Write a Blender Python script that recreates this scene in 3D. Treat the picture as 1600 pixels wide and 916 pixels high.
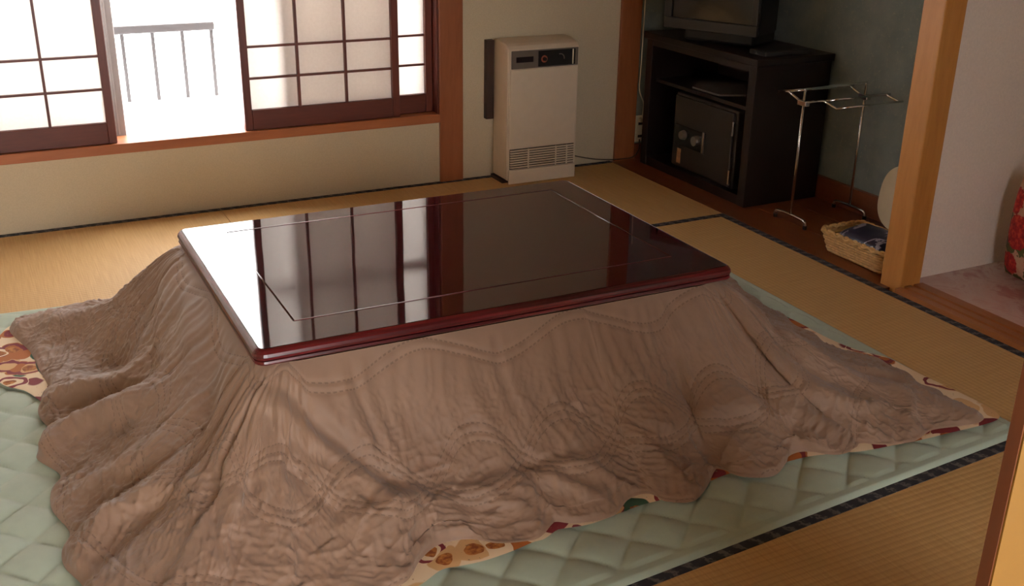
import bpy, bmesh, math
import numpy as np
from mathutils import Vector, Matrix

for o in list(bpy.data.objects):
    bpy.data.objects.remove(o)
scene = bpy.context.scene
COL = scene.collection

# ------------------------------------------------------------------ camera
CAM_YAW, CAM_PITCH, CAM_ROLL, CAM_H = 0.46922, -0.38695874, 0.01594111, 1.32
cam_data = bpy.data.cameras.new('camera')
cam_data.sensor_fit = 'HORIZONTAL'
cam_data.sensor_width = 36.0
cam_data.lens = 36.0 * 1671.64 / 1600.0
cam_data.clip_start = 0.02
camera = bpy.data.objects.new('camera', cam_data)
COL.objects.link(camera)
fw = Vector((math.sin(CAM_YAW) * math.cos(CAM_PITCH), math.cos(CAM_YAW) * math.cos(CAM_PITCH), math.sin(CAM_PITCH)))
rt0 = Vector((math.cos(CAM_YAW), -math.sin(CAM_YAW), 0))
up0 = rt0.cross(fw)
rt = rt0 * math.cos(CAM_ROLL) + up0 * math.sin(CAM_ROLL)
up = -rt0 * math.sin(CAM_ROLL) + up0 * math.cos(CAM_ROLL)
camera.matrix_world = Matrix(((rt.x, up.x, -fw.x, 0), (rt.y, up.y, -fw.y, 0), (rt.z, up.z, -fw.z, CAM_H), (0, 0, 0, 1)))
scene.camera = camera

# ------------------------------------------------------------------ sky and exposure
world = bpy.data.worlds.new('overcast_sky')
scene.world = world
world.use_nodes = True
bgn = world.node_tree.nodes['Background']
bgn.inputs['Color'].default_value = (1.0, 0.975, 0.96, 1)
bgn.inputs['Strength'].default_value = 14.0
scene.view_settings.view_transform = 'Standard'
scene.view_settings.look = 'None'
scene.view_settings.exposure = -0.12
scene.view_settings.gamma = 1.0
scene.view_settings.use_curve_mapping = False

# ------------------------------------------------------------------ dimensions
YW = 4.176            # inner face of the window wall
XR = 2.62             # right edge of the matting
XL = -1.02            # left wall
YF = 0.536            # doorway line
XA = 3.15             # back of the alcove
ZC = 2.35             # ceiling
PI = math.pi


# ------------------------------------------------------------------ materials
def lin(c):
    return tuple((v / 255 / 12.92) if v / 255 <= 0.04045 else ((v / 255 + 0.055) / 1.055) ** 2.4 for v in c)


class NT:
    def __init__(self, name):
        self.m = bpy.data.materials.new(name)
        self.m.use_nodes = True
        self.t = self.m.node_tree
        self.b = self.t.nodes['Principled BSDF']
        self.out = self.t.nodes['Material Output']

    def n(self, typ, **kw):
        nd = self.t.nodes.new(typ)
        for k, v in kw.items():
            setattr(nd, k, v)
        return nd

    def l(self, a, b):
        self.t.links.new(a, b)

    def val(self, sock, v):
        if hasattr(v, 'is_output'):
            self.l(v, sock)
        else:
            sock.default_value = v

    def math(self, op, a, b=0.0, c=0.0):
        nd = self.n('ShaderNodeMath', operation=op)
        self.val(nd.inputs[0], a)
        self.val(nd.inputs[1], b)
        self.val(nd.inputs[2], c)
        return nd.outputs[0]

    def coords(self, kind='Object', scale=(1, 1, 1)):
        tc = self.n('ShaderNodeTexCoord')
        mp = self.n('ShaderNodeMapping')
        mp.inputs['Scale'].default_value = scale
        self.l(tc.outputs[kind], mp.inputs['Vector'])
        return mp.outputs['Vector']

    def noise(self, vec, scale, detail=3, rough=0.5, dist=0.0):
        nd = self.n('ShaderNodeTexNoise')
        nd.inputs['Scale'].default_value = scale
        nd.inputs['Detail'].default_value = detail
        nd.inputs['Roughness'].default_value = rough
        nd.inputs['Distortion'].default_value = dist
        self.l(vec, nd.inputs['Vector'])
        return nd.outputs['Fac']

    def ramp(self, fac, stops, interp='LINEAR'):
        nd = self.n('ShaderNodeValToRGB')
        cr = nd.color_ramp
        cr.interpolation = interp
        while len(cr.elements) < len(stops):
            cr.elements.new(0.5)
        for e, (p, c) in zip(cr.elements, stops):
            e.position = p
            e.color = (*c, 1) if len(c) == 3 else c
        self.l(fac, nd.inputs['Fac'])
        return nd.outputs['Color']

    def mix(self, fac, a, b, typ='MIX'):
        nd = self.n('ShaderNodeMixRGB', blend_type=typ)
        self.val(nd.inputs['Fac'], fac)
        for s, v in ((nd.inputs['Color1'], a), (nd.inputs['Color2'], b)):
            if isinstance(v, tuple):
                v = (*v, 1) if len(v) == 3 else v
            self.val(s, v)
        return nd.outputs['Color']

    def bump(self, h, strength=0.3, dist=0.002):
        nd = self.n('ShaderNodeBump')
        nd.inputs['Strength'].default_value = strength
        nd.inputs['Distance'].default_value = dist
        self.l(h, nd.inputs['Height'])
        self.l(nd.outputs['Normal'], self.b.inputs['Normal'])

    def base(self, v):
        self.val(self.b.inputs['Base Color'], (*v, 1) if isinstance(v, tuple) and len(v) == 3 else v)

    def set(self, **kw):
        for k, v in kw.items():
            self.b.inputs[k.replace('_', ' ')].default_value = v
        return self


def plain(name, c, rough=0.5, metal=0.0, var=0.06, scale=30, bump=0.0, **kw):
    t = NT(name)
    v = t.coords()
    f = t.noise(v, scale, 4)
    d = tuple(x * (1 - var) for x in c)
    u = tuple(min(1, x * (1 + var)) for x in c)
    t.base(t.ramp(f, [(0.3, d), (0.7, u)]))
    t.set(Roughness=rough, Metallic=metal, **kw)
    if bump:
        t.bump(f, bump)
    return t.m


def wood(name, c1, c2, axis='X', rough=0.4, scale=9, **kw):
    t = NT(name)
    s = {'X': (0.12, 1, 1), 'Y': (1, 0.12, 1), 'Z': (1, 1, 0.12)}[axis]
    v = t.coords('Object', s)
    a = t.noise(v, scale, 5, 0.6, 0.6)
    b = t.noise(v, scale * 9, 3, 0.6)
    f = t.math('ADD', t.math('MULTIPLY', a, 0.7), t.math('MULTIPLY', b, 0.3))
    t.base(t.ramp(f, [(0.35, c1), (0.65, c2)]))
    t.set(Roughness=rough, **kw)
    t.bump(b, 0.08, 0.001)
    return t.m


M = {}
M['plaster'] = plain('plaster_cream', lin((204, 189, 160)), 0.9, var=0.05, scale=220, bump=0.12)
M['plaster_blue'] = None
t = NT('plaster_blue_grey')
v = t.coords()
f1 = t.noise(v, 60, 5, 0.7)
f2 = t.noise(v, 9, 4, 0.6)
c = t.ramp(f2, [(0.3, lin((122, 136, 136))), (0.7, lin((142, 152, 148)))])
t.base(t.mix(t.ramp(f1, [(0.58, (0, 0, 0)), (0.66, (1, 1, 1))]), c, lin((152, 158, 148))))
t.set(Roughness=0.95)
t.bump(f1, 0.3, 0.003)
M['plaster_blue'] = t.m
M['plaster_white'] = plain('plaster_white', lin((236, 232, 224)), 0.9, var=0.03, scale=150, bump=0.06)
M['hall_board'] = wood('hall_board', lin((190, 160, 120)), lin((206, 178, 138)), 'X', 0.4, 6)
M['pink_wall'] = plain('plaster_pink_white', lin((234, 220, 208)), 0.85, var=0.04, scale=120, bump=0.06)
M['ceiling'] = wood('ceiling_board', lin((150, 120, 85)), lin((170, 138, 98)), 'Y', 0.6, 6)
M['post'] = wood('post_red_brown', lin((142, 80, 46)), lin((164, 98, 58)), 'Z', 0.4, 10)
M['post_light'] = wood('post_light_brown', lin((182, 120, 58)), lin((206, 144, 76)), 'Z', 0.42, 8)
M['sill'] = wood('sill_wood', lin((160, 92, 52)), lin((184, 112, 66)), 'X', 0.42, 8)
M['shoji_wood'] = wood('shoji_dark_wood', lin((84, 36, 28)), lin((108, 50, 36)), 'X', 0.38, 10)
M['shoji_wood_z'] = wood('shoji_dark_wood_upright', lin((84, 36, 28)), lin((108, 50, 36)), 'Z', 0.38, 10)
M['alcove_board'] = wood('alcove_board', lin((108, 56, 28)), lin((134, 74, 38)), 'Y', 0.35, 5)
M['threshold'] = wood('threshold_wood', lin((150, 92, 50)), lin((176, 112, 64)), 'Y', 0.4, 8)
M['baseboard'] = wood('baseboard_wood', lin((116, 62, 34)), lin((134, 76, 44)), 'Y', 0.4, 8)
M['door_face'] = plain('door_honey_veneer', lin((118, 82, 22)), 0.5, var=0.05, scale=14)
M['door_edge'] = wood('door_edge_wood', lin((92, 46, 22)), lin((112, 60, 30)), 'Z', 0.5, 9)
M['alu'] = plain('aluminium_sash', lin((150, 144, 142)), 0.4, 0.2, 0.03)
M['rail_paint'] = plain('rail_paint', (0.072, 0.066, 0.069), 0.5, 0.0, 0.03)
M['ledge_white'] = plain('ledge_white', (0.88, 0.88, 0.88), 0.9, var=0.02, scale=4)
M['heater'] = plain('heater_enamel', lin((214, 198, 176)), 0.42, var=0.02)
M['heater_dark'] = plain('heater_panel_grey', lin((104, 94, 84)), 0.4, var=0.04)
M['heater_black'] = plain('heater_glass_black', lin((26, 26, 28)), 0.15, var=0.04)
M['heater_gap'] = plain('heater_recess', lin((70, 58, 46)), 0.7, var=0.05)
M['display'] = plain('display_window', lin((34, 22, 28)), 0.2, var=0.05)
M['dial_red'] = plain('dial_red', lin((150, 78, 50)), 0.4, var=0.05)
M['bracket'] = plain('bracket_dark', lin((62, 40, 30)), 0.6)
M['white_plastic'] = plain('white_plastic', lin((222, 214, 190)), 0.4, var=0.02)
M['cord_dark'] = plain('cord_dark', lin((70, 60, 50)), 0.5)
M['cabinet'] = wood('cabinet_dark', lin((28, 16, 13)), lin((36, 21, 17)), 'Y', 0.4, 8)
M['tv'] = plain('tv_charcoal', lin((38, 36, 35)), 0.45, var=0.05)
M['tv_screen'] = plain('tv_screen', lin((44, 44, 42)), 0.07, var=0.03)
M['safe'] = plain('safe_grey', lin((52, 46, 42)), 0.5, var=0.06, scale=80)
M['steel'] = plain('steel', lin((200, 200, 200)), 0.2, 1.0, 0.03)
M['chrome'] = plain('chrome', lin((215, 215, 215)), 0.09, 1.0, 0.02)
M['rubber'] = plain('black_rubber', lin((30, 28, 26)), 0.6)
M['sticker'] = plain('sticker', lin((190, 140, 96)), 0.6, var=0.3, scale=60)
M['paper_sheet'] = plain('paper_sheet', lin((118, 115, 112)), 0.7, var=0.04)
M['wicker'] = plain('wicker', lin((208, 166, 106)), 0.6, var=0.18, scale=60, bump=0.2)
M['cream_disc'] = plain('cream_plastic', lin((226, 214, 184)), 0.45, var=0.03)

# shoji paper: translucent
t = NT('shoji_paper')
v = t.coords()
f = t.noise(v, 90, 4, 0.6)
colr = t.ramp(f, [(0.3, (0.86, 0.82, 0.785)), (0.7, (0.91, 0.87, 0.835))])
d1 = t.n('ShaderNodeBsdfDiffuse')
d2 = t.n('ShaderNodeBsdfTranslucent')
mx = t.n('ShaderNodeMixShader')
mx.inputs[0].default_value = 0.53
t.l(colr, d1.inputs['Color'])
t.l(colr, d2.inputs['Color'])
t.l(d1.outputs[0], mx.inputs[1])
t.l(d2.outputs[0], mx.inputs[2])
t.l(mx.outputs[0], t.out.inputs['Surface'])
M['shoji_paper'] = t.m

# window glass
t = NT('window_glass')
tr = t.n('ShaderNodeBsdfTransparent')
gl = t.n('ShaderNodeBsdfGlossy')
gl.inputs['Roughness'].default_value = 0.02
fr = t.n('ShaderNodeFresnel')
mx = t.n('ShaderNodeMixShader')
t.l(fr.outputs[0], mx.inputs[0])
t.l(tr.outputs[0], mx.inputs[1])
t.l(gl.outputs[0], mx.inputs[2])
t.l(mx.outputs[0], t.out.inputs['Surface'])
M['glass'] = t.m


def tatami(name, axis):
    t = NT(name)
    v = t.coords()
    sep = t.n('ShaderNodeSeparateXYZ')
    t.l(v, sep.inputs[0])
    across = sep.outputs[1 if axis == 'X' else 0]
    w = t.math('SINE', t.math('MULTIPLY', across, 2 * PI / 0.0165))
    st = t.coords('Object', (90, 4, 1) if axis == 'Y' else (4, 90, 1))
    st2 = t.coords('Object', (6, 260, 1) if axis == 'Y' else (260, 6, 1))
    n1 = t.noise(st2, 1.0, 3, 0.6)
    n2 = t.noise(v, 3, 3, 0.5)
    col = t.ramp(n1, [(0.3, lin((192, 152, 96))), (0.7, lin((212, 174, 118)))])
    col = t.mix(t.math('MULTIPLY', n2, 0.35), col, lin((200, 154, 90)))
    ribs = t.ramp(t.math('MULTIPLY_ADD', w, 0.5, 0.5), [(0.0, (0.88, 0.86, 0.82)), (0.35, (1, 1, 1))])
    t.base(t.mix(1.0, col, ribs, 'MULTIPLY'))
    t.set(Roughness=0.62)
    t.bump(w, 0.2, 0.0010)
    return t.m


M['tatami_x'] = tatami('tatami_rush_x', 'X')
M['tatami_y'] = tatami('tatami_rush_y', 'Y')


def heri(name, axis):
    t = NT(name)
    v = t.coords()
    sep = t.n('ShaderNodeSeparateXYZ')
    t.l(v, sep.inputs[0])
    al, ac = (sep.outputs[0], sep.outputs[1]) if axis == 'X' else (sep.outputs[1], sep.outputs[0])
    jig = t.noise(v, 90, 2, 0.5)
    w = t.math('SINE', t.math('ADD', t.math('MULTIPLY_ADD', al, 2 * PI / 0.046, t.math('MULTIPLY', ac, 70.0)), t.math('MULTIPLY', jig, 7.0)))
    f = t.math('MULTIPLY_ADD', w, 0.5, 0.5)
    t.base(t.ramp(f, [(0.0, lin((34, 34, 46))), (0.66, lin((44, 44, 52))), (0.95, lin((98, 93, 91)))]))
    t.set(Roughness=0.8)
    return t.m


M['heri_x'] = heri('mat_border_cloth_x', 'X')
M['heri_y'] = heri('mat_border_cloth_y', 'Y')

# closet floor: pinkish sheet with red veins
t = NT('pink_marbled_sheet')
v = t.coords()
a = t.noise(v, 7, 6, 0.65, 1.5)
t.base(t.ramp(a, [(0.36, lin((206, 168, 160))), (0.5, lin((214, 190, 182))), (0.62, lin((190, 136, 132)))]))
t.set(Roughness=0.3)
M['pink_sheet'] = t.m

# lacquered table
t = NT('red_brown_lacquer')
v = t.coords('Object', (1, 9, 9))
g = t.noise(v, 5, 6, 0.65, 0.8)
t.base(t.ramp(g, [(0.35, lin((42, 9, 15))), (0.65, lin((58, 14, 21)))]))
t.set(Roughness=0.03, IOR=1.82)
vw = t.coords('Object', (1, 1, 1))
wv = t.noise(vw, 3.2, 2, 0.4)
bn = t.n('ShaderNodeBump')
bn.inputs['Strength'].default_value = 0.10
bn.inputs['Distance'].default_value = 0.004
t.l(wv, bn.inputs['Height'])
t.l(bn.outputs['Normal'], t.b.inputs['Normal'])
M['lacquer'] = t.m
t = NT('red_edge_lacquer')
v = t.coords('Object', (0.5, 0.5, 30))
g = t.noise(v, 6, 4, 0.6, 0.3)
t.base(t.ramp(g, [(0.38, lin((52, 9, 13))), (0.62, lin((104, 22, 26)))]))
t.set(Roughness=0.28, Coat_Weight=0.2, Coat_Roughness=0.15)
M['lacquer_edge'] = t.m

# quilt cloth with rows of dotted stitching laid out in its own uv (metres)
t = NT('brown_quilt_cloth')
uv = t.n('ShaderNodeUVMap')
uv.uv_map = 'cloth'
sp = t.n('ShaderNodeSeparateXYZ')
t.l(uv.outputs[0], sp.inputs[0])
U, V = sp.outputs[0], sp.outputs[1]
mask = None
for (v0, amp, L, ph, n) in ((0.225, 0.062, 0.46, 0.4, 3), (0.225, 0.062, 0.46, PI + 0.4, 3), (0.030, 0.022, 0.40, 0.6, 2), (0.455, 0.020, 0.30, 0.3, 2)):
    for k in range(n):
        w = t.math('SINE', t.math('MULTIPLY_ADD', U, 2 * PI / L, ph))
        d = t.math('ABSOLUTE', t.math('SUBTRACT', t.math('MULTIPLY_ADD', w, amp, v0 + 0.016 * (k - (n - 1) / 2)), V))
        ln = t.math('LESS_THAN', d, 0.0014)
        dots = t.math('GREATER_THAN', t.math('SINE', t.math('MULTIPLY', U, 2 * PI / 0.0105)), -0.25)
        s = t.math('MULTIPLY', ln, dots)
        mask = s if mask is None else t.math('MAXIMUM', mask, s)
v = t.coords()
n1 = t.noise(v, 5, 4, 0.6)
n2 = t.noise(v, 420, 2, 0.5)
cl = t.ramp(n1, [(0.3, lin((138, 109, 90))), (0.7, lin((152, 122, 101)))])
t.base(t.mix(t.math('MULTIPLY', mask, 0.42), cl, lin((78, 56, 43))))
t.set(Roughness=0.62, Sheen_Weight=0.25, Sheen_Roughness=0.5)
t.bump(n2, 0.10, 0.0008)
M['quilt'] = t.m

# printed lining
t = NT('printed_lining')
v = t.coords('Object', (1, 1, 0.1))
nz = t.n('ShaderNodeTexNoise')
nz.inputs['Scale'].default_value = 14
t.l(v, nz.inputs['Vector'])
vm = t.n('ShaderNodeVectorMath', operation='MULTIPLY_ADD')
vm.inputs[1].default_value = (0.05, 0.05, 0.0)
t.l(nz.outputs['Color'], vm.inputs[0])
t.l(v, vm.inputs[2])
vo = t.n('ShaderNodeTexVoronoi')
vo.inputs['Scale'].default_value = 15
t.l(vm.outputs[0], vo.inputs['Vector'])
sc = t.n('ShaderNodeSeparateColor')
t.l(vo.outputs['Color'], sc.inputs[0])
cr_ = lin((232, 208, 176))
pat = t.ramp(sc.outputs[0], [(0.0, cr_), (0.24, lin((176, 100, 44))), (0.46, lin((54, 92, 70))), (0.60, cr_), (0.72, lin((128, 36, 46))), (0.86, lin((214, 170, 120)))], 'CONSTANT')
edge = t.ramp(vo.outputs['Distance'], [(0.0, (0, 0, 0)), (0.62, (0, 0, 0)), (0.66, (1, 1, 1))])
pat = t.mix(edge, pat, cr_)
core = t.ramp(t.noise(v, 70, 3, 0.6), [(0.4, lin((140, 72, 30))), (0.6, lin((196, 128, 62)))])
in_core = t.math('MULTIPLY', t.math('LESS_THAN', vo.outputs['Distance'], 0.30), t.math('GREATER_THAN', sc.outputs[1], 0.45))
pat = t.mix(in_core, pat, core)
ring = t.math('MULTIPLY', t.math('LESS_THAN', t.math('ABSOLUTE', t.math('SUBTRACT', vo.outputs['Distance'], 0.50)), 0.075), t.math('GREATER_THAN', sc.outputs[2], 0.55))
pat = t.mix(ring, pat, lin((128, 40, 50)))
fine = t.noise(v, 110, 2, 0.5)
t.base(t.mix(t.math('GREATER_THAN', fine, 0.72), pat, lin((150, 120, 90))))
t.set(Roughness=0.75)
M['lining'] = t.m

M['rug'] = plain('sage_rug_cloth', lin((170, 184, 166)), 0.75, var=0.03, scale=40, bump=0.05, Sheen_Weight=0.2)

# navy packet
t = NT('navy_packet')
v = t.coords('Object', (1, 1.6, 1))
a = t.noise(v, 26, 3, 0.6, 0.4)
b = t.noise(v, 7, 1, 0.5)
msk = t.math('MULTIPLY', t.math('GREATER_THAN', a, 0.52), t.math('GREATER_THAN', b, 0.49))
t.base(t.mix(msk, lin((44, 42, 66)), lin((170, 166, 184))))
t.set(Roughness=0.35)
M['packet'] = t.m

# floral cushion print
t = NT('red_floral_print')
v = t.coords()
pts = ((3.06, 2.285, 0.285, 0.034), (3.04, 2.250, 0.190, 0.044), (3.05, 2.265, 0.078, 0.030), (3.04, 2.15, 0.30, 0.05), (3.03, 2.14, 0.10, 0.045), (3.03, 2.05, 0.21, 0.055), (3.03, 2.02, 0.06, 0.05), (3.04, 1.93, 0.29, 0.055), (3.04, 1.92, 0.14, 0.05))
M['floral'] = None
nz = t.noise(v, 60, 3, 0.6)
geo = t.n('ShaderNodeNewGeometry')
col = t.ramp(t.noise(v, 18, 3, 0.6), [(0.4, lin((214, 176, 150))), (0.65, lin((206, 150, 124)))])
for i, (px, py, pz, pr) in enumerate(pts):
    for (off, rr, cc) in (((0.0, 0.026, -0.046), pr * 0.85, lin((92, 92, 50))), ((0.0, -0.03, -0.05), pr * 0.8, lin((84, 88, 46))), ((0, 0, 0), pr * 1.4, None)):
        dv = t.n('ShaderNodeVectorMath', operation='DISTANCE')
        t.l(geo.outputs['Position'], dv.inputs[0])
        dv.inputs[1].default_value = (px + off[0], py + off[1], pz + off[2])
        dd = t.math('MULTIPLY_ADD', nz, 0.03, t.math('SUBTRACT', dv.outputs['Value'], 0.015))
        inside = t.math('LESS_THAN', dd, rr)
        cc2 = cc if cc else t.ramp(nz, [(0.36, lin((150, 20, 34))), (0.5, lin((196, 34, 42))), (0.64, lin((222, 78, 58)))])
        col = t.mix(inside, col, cc2)
t.base(col)
t.set(Roughness=0.7)
M['floral'] = t.m


# ------------------------------------------------------------------ mesh helpers
def box(bm, x0, x1, y0, y1, z0, z1, bev=0.0, seg=2):
    vs = [bm.verts.new((x, y, z)) for z in (z0, z1) for (x, y) in ((x0, y0), (x1, y0), (x1, y1), (x0, y1))]
    fs = [bm.faces.new([vs[i] for i in q]) for q in ((3, 2, 1, 0), (4, 5, 6, 7), (0, 1, 5, 4), (1, 2, 6, 5), (2, 3, 7, 6), (3, 0, 4, 7))]
    if bev:
        es = list({e for f in fs for e in f.edges})
        bmesh.ops.bevel(bm, geom=es, offset=bev, segments=seg, profile=0.5, affect='EDGES')


def B(*a, **k):
    bm = bmesh.new()
    box(bm, *a, **k)
    return bm


def tube(bm, pts, r, n=8, closed=False):
    pts = [Vector(p) for p in pts]
    N = len(pts)
    rings = []
    prev = None
    for i, p in enumerate(pts):
        if closed:
            d = (pts[(i + 1) % N] - pts[i - 1])
        else:
            d = pts[min(i + 1, N - 1)] - pts[max(i - 1, 0)]
        d = d.normalized() if d.length else Vector((0, 0, 1))
        if prev is None:
            a = Vector((0, 0, 1)) if abs(d.z) < 0.9 else Vector((1, 0, 0))
            u = d.cross(a).normalized()
        else:
            u = (prev - d * prev.dot(d))
            u = u.normalized() if u.length > 1e-6 else d.orthogonal().normalized()
        prev = u
        w = d.cross(u)
        rr = r[i] if isinstance(r, (list, tuple)) else r
        rings.append([bm.verts.new(p + (u * math.cos(2 * PI * k / n) + w * math.sin(2 * PI * k / n)) * rr) for k in range(n)])
    for i in range(N if closed else N - 1):
        a, b = rings[i], rings[(i + 1) % N]
        for k in range(n):
            bm.faces.new((a[k], a[(k + 1) % n], b[(k + 1) % n], b[k]))
    if not closed:
        bm.faces.new(list(reversed(rings[0])))
        bm.faces.new(rings[-1])
    return bm


def T(pts, r, n=8, closed=False):
    return tube(bmesh.new(), pts, r, n, closed)


def smooth_path(pts, sub=6):
    pts = [np.array(p, float) for p in pts]
    P = [2 * pts[0] - pts[1]] + pts + [2 * pts[-1] - pts[-2]]
    out = []
    for i in range(1, len(P) - 2):
        for k in range(sub):
            u = k / sub
            out.append(0.5 * ((2 * P[i]) + (P[i + 1] - P[i - 1]) * u + (2 * P[i - 1] - 5 * P[i] + 4 * P[i + 1] - P[i + 2]) * u * u + (3 * P[i] - P[i - 1] - 3 * P[i + 1] + P[i + 2]) * u ** 3))
    out.append(P[-2])
    return [tuple(p) for p in out]


def wloc(o):
    v = Vector((0, 0, 0))
    while o is not None:
        v += o.location
        o = o.parent
    return v


def obj(name, bm, mat, parent=None, local=False, smooth=False):
    if parent is not None and not local:
        bmesh.ops.translate(bm, verts=bm.verts, vec=-wloc(parent))
    bmesh.ops.recalc_face_normals(bm, faces=bm.faces)
    me = bpy.data.meshes.new(name)
    bm.to_mesh(me)
    bm.free()
    if isinstance(mat, str):
        mat = M[mat]
    me.materials.append(mat)
    if smooth:
        for p in me.polygons:
            p.use_smooth = True
    o = bpy.data.objects.new(name, me)
    COL.objects.link(o)
    o.parent = parent
    return o


def np_obj(name, verts, faces, mat, parent=None, smooth=True, uv=None):
    """verts (n,3) array, faces (m,4) array."""
    verts = np.asarray(verts, np.float32)
    faces = np.asarray(faces, np.int32)
    if parent is not None:
        verts = verts - np.array(wloc(parent), np.float32)
    me = bpy.data.meshes.new(name)
    me.vertices.add(len(verts))
    me.vertices.foreach_set('co', verts.ravel())
    me.loops.add(faces.size)
    me.loops.foreach_set('vertex_index', faces.ravel())
    me.polygons.add(len(faces))
    me.polygons.foreach_set('loop_start', np.arange(0, faces.size, faces.shape[1], dtype=np.int32))
    me.polygons.foreach_set('loop_total', np.full(len(faces), faces.shape[1], np.int32))
    me.update(calc_edges=True)
    me.polygons.foreach_set('use_smooth', np.full(len(faces), smooth))
    if uv is not None:
        lay = me.uv_layers.new(name='cloth')
        lay.data.foreach_set('uv', np.asarray(uv, np.float32)[faces.ravel()].ravel())
    me.materials.append(M[mat])
    me.validate()
    o = bpy.data.objects.new(name, me)
    COL.objects.link(o)
    o.parent = parent
    return o


def thing(name, label, cat, loc=(0, 0, 0), rotz=0.0, group=None):
    o = bpy.data.objects.new(name, None)
    COL.objects.link(o)
    o.empty_display_size = 0.05
    o.location = loc
    o.rotation_euler = (0, 0, rotz)
    return tag(o, label, cat, group)


def tag(o, label, cat, group=None):
    o['label'] = label
    o['category'] = cat
    if group:
        o['group'] = group
    return o


def struct(name, bm, mat, parent=None, **kw):
    o = obj(name, bm, mat, parent, **kw)
    if parent is None:
        o['kind'] = 'structure'
    return o


# ------------------------------------------------------------------ room shell
bm = B(XL - 0.4, 3.9, -1.95, YW + 0.1, -0.12, -0.052)
floor = struct('floor', bm, 'alcove_board')


def quad_prism(c, z0, z1):
    bm = bmesh.new()
    lo = [bm.verts.new((x, y, z0)) for x, y in c]
    hi = [bm.verts.new((x, y, z1)) for x, y in c]
    bm.faces.new(list(reversed(lo)))
    bm.faces.new(hi)
    for k in range(4):
        bm.faces.new((lo[k], lo[(k + 1) % 4], hi[(k + 1) % 4], hi[k]))
    return bm


def seam(x):            # joint between the middle and front rows, not quite square to the walls
    return 1.428 + 0.0645 * max(x - 0.80, 0.0)


def mat_piece(x0, x1, y0, y1, axis):
    """y0, y1: numbers or the seam function"""
    g, w = 0.0012, 0.030
    f0 = y0 if callable(y0) else (lambda x: y0)
    f1 = y1 if callable(y1) else (lambda x: y1)
    a, b = x0 + g, x1 - g
    m = obj('tatami_mat', quad_prism([(a, f0(a) + g), (b, f0(b) + g), (b, f1(b) - g), (a, f1(a) - g)], -0.05, 0.0), 'tatami_' + axis, floor)
    if axis == 'x':
        obj('cloth_border', quad_prism([(a, f0(a) + g), (b, f0(b) + g), (b, f0(b) + w), (a, f0(a) + w)], -0.02, 0.0016), 'heri_x', m)
        obj('cloth_border', quad_prism([(a, f1(a) - w), (b, f1(b) - w), (b, f1(b) - g), (a, f1(a) - g)], -0.02, 0.0016), 'heri_x', m)
    else:
        for (p, q) in ((a, a + w), (b - w, b)):
            obj('cloth_border', quad_prism([(p, f0(p) + g), (q, f0(q) + g), (q, f1(q) - g), (p, f1(p) - g)], -0.02, 0.0016), 'heri_y', m)


YA, YC = YW - 0.91, 0.541
mat_piece(0.80, XR, YA, YW, 'x')
mat_piece(XL, 0.80, YA, YW, 'x')
mat_piece(1.71, XR, seam, YA, 'y')
mat_piece(-0.11, 1.71, 2.355, YA, 'x')
mat_piece(-0.11, 1.71, seam, 2.355, 'x')
mat_piece(XL, -0.11, 1.428, YA, 'y')
mat_piece(0.80, XR, YC, seam, 'x')
mat_piece(XL, 0.80, YC, 1.428, 'x')

# alcove boards (two wide boards) and closet floor
for (y0, y1) in ((2.41, 4.176),):
    for (x0, x1) in ((XR + 0.002, 2.80), (2.8015, 2.98), (2.9815, XA)):
        obj('alcove_board', B(x0, x1, y0, y1, -0.05, -0.001, bev=0.001, seg=1), 'alcove_board', floor)
obj('closet_floor_sheet', B(2.745, 3.62, YC, 2.41, -0.05, 0.012), 'pink_sheet', floor)
obj('hall_floor', B(XL - 0.4, 3.9, -1.95, YC - 0.06, -0.05, -0.002), 'hall_board', floor)

# closet threshold with two door grooves
bm = bmesh.new()
for (x0, x1, z1) in ((XR + 0.002, 2.648, 0.016), (2.648, 2.664, 0.009), (2.664, 2.690, 0.016), (2.690, 2.706, 0.009), (2.706, 2.745, 0.016)):
    box(bm, x0, x1, YC, 2.366, -0.05, z1)
struct('trim_1', bm, 'threshold')

# window wall (window opening x -0.80..1.752, z 0.302..1.86)
WX0, WX1, WZ0, WZ1 = -0.80, 1.752, 0.302, 1.86
bm = bmesh.new()
box(bm, XL - 0.12, 1.754, YW, YW + 0.13, -0.12, 0.264)
box(bm, XL - 0.12, WX0 - 0.03, YW, YW + 0.13, 0.264, ZC)
box(bm, WX0 - 0.03, 1.754, YW, YW + 0.13, WZ1 + 0.04, ZC)
box(bm, 1.862, 2.640, YW, YW + 0.13, -0.12, ZC)
struct('wall_back', bm, 'plaster')
struct('wall_alcove_side', B(2.748, XA + 0.1, YW, YW + 0.13, -0.12, ZC), 'plaster_blue')
struct('wall_alcove_back', B(XA, XA + 0.1, 2.45, YW, -0.12, ZC), 'plaster_blue')
bm = bmesh.new()
box(bm, 2.735, 3.72, 2.41, 2.450, -0.12, ZC)
struct('wall_closet_side', bm, 'pink_wall')
struct('wall_closet_back', B(3.62, 3.72, YC, 2.41, -0.12, ZC), 'pink_wall')
bm = bmesh.new()
box(bm, 2.64, 2.70, YC, 2.366, 1.86, ZC)
box(bm, 2.64, 2.70, 2.455, YW, 1.98, ZC)
struct('wall_right', bm, 'plaster')
struct('wall_left', B(XL - 0.12, XL, -1.95, YW, -0.12, ZC), 'plaster')
struct('ceiling', B(XL - 0.2, 3.95, -1.95, YW + 0.3, ZC, ZC + 0.08), 'ceiling')
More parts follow.
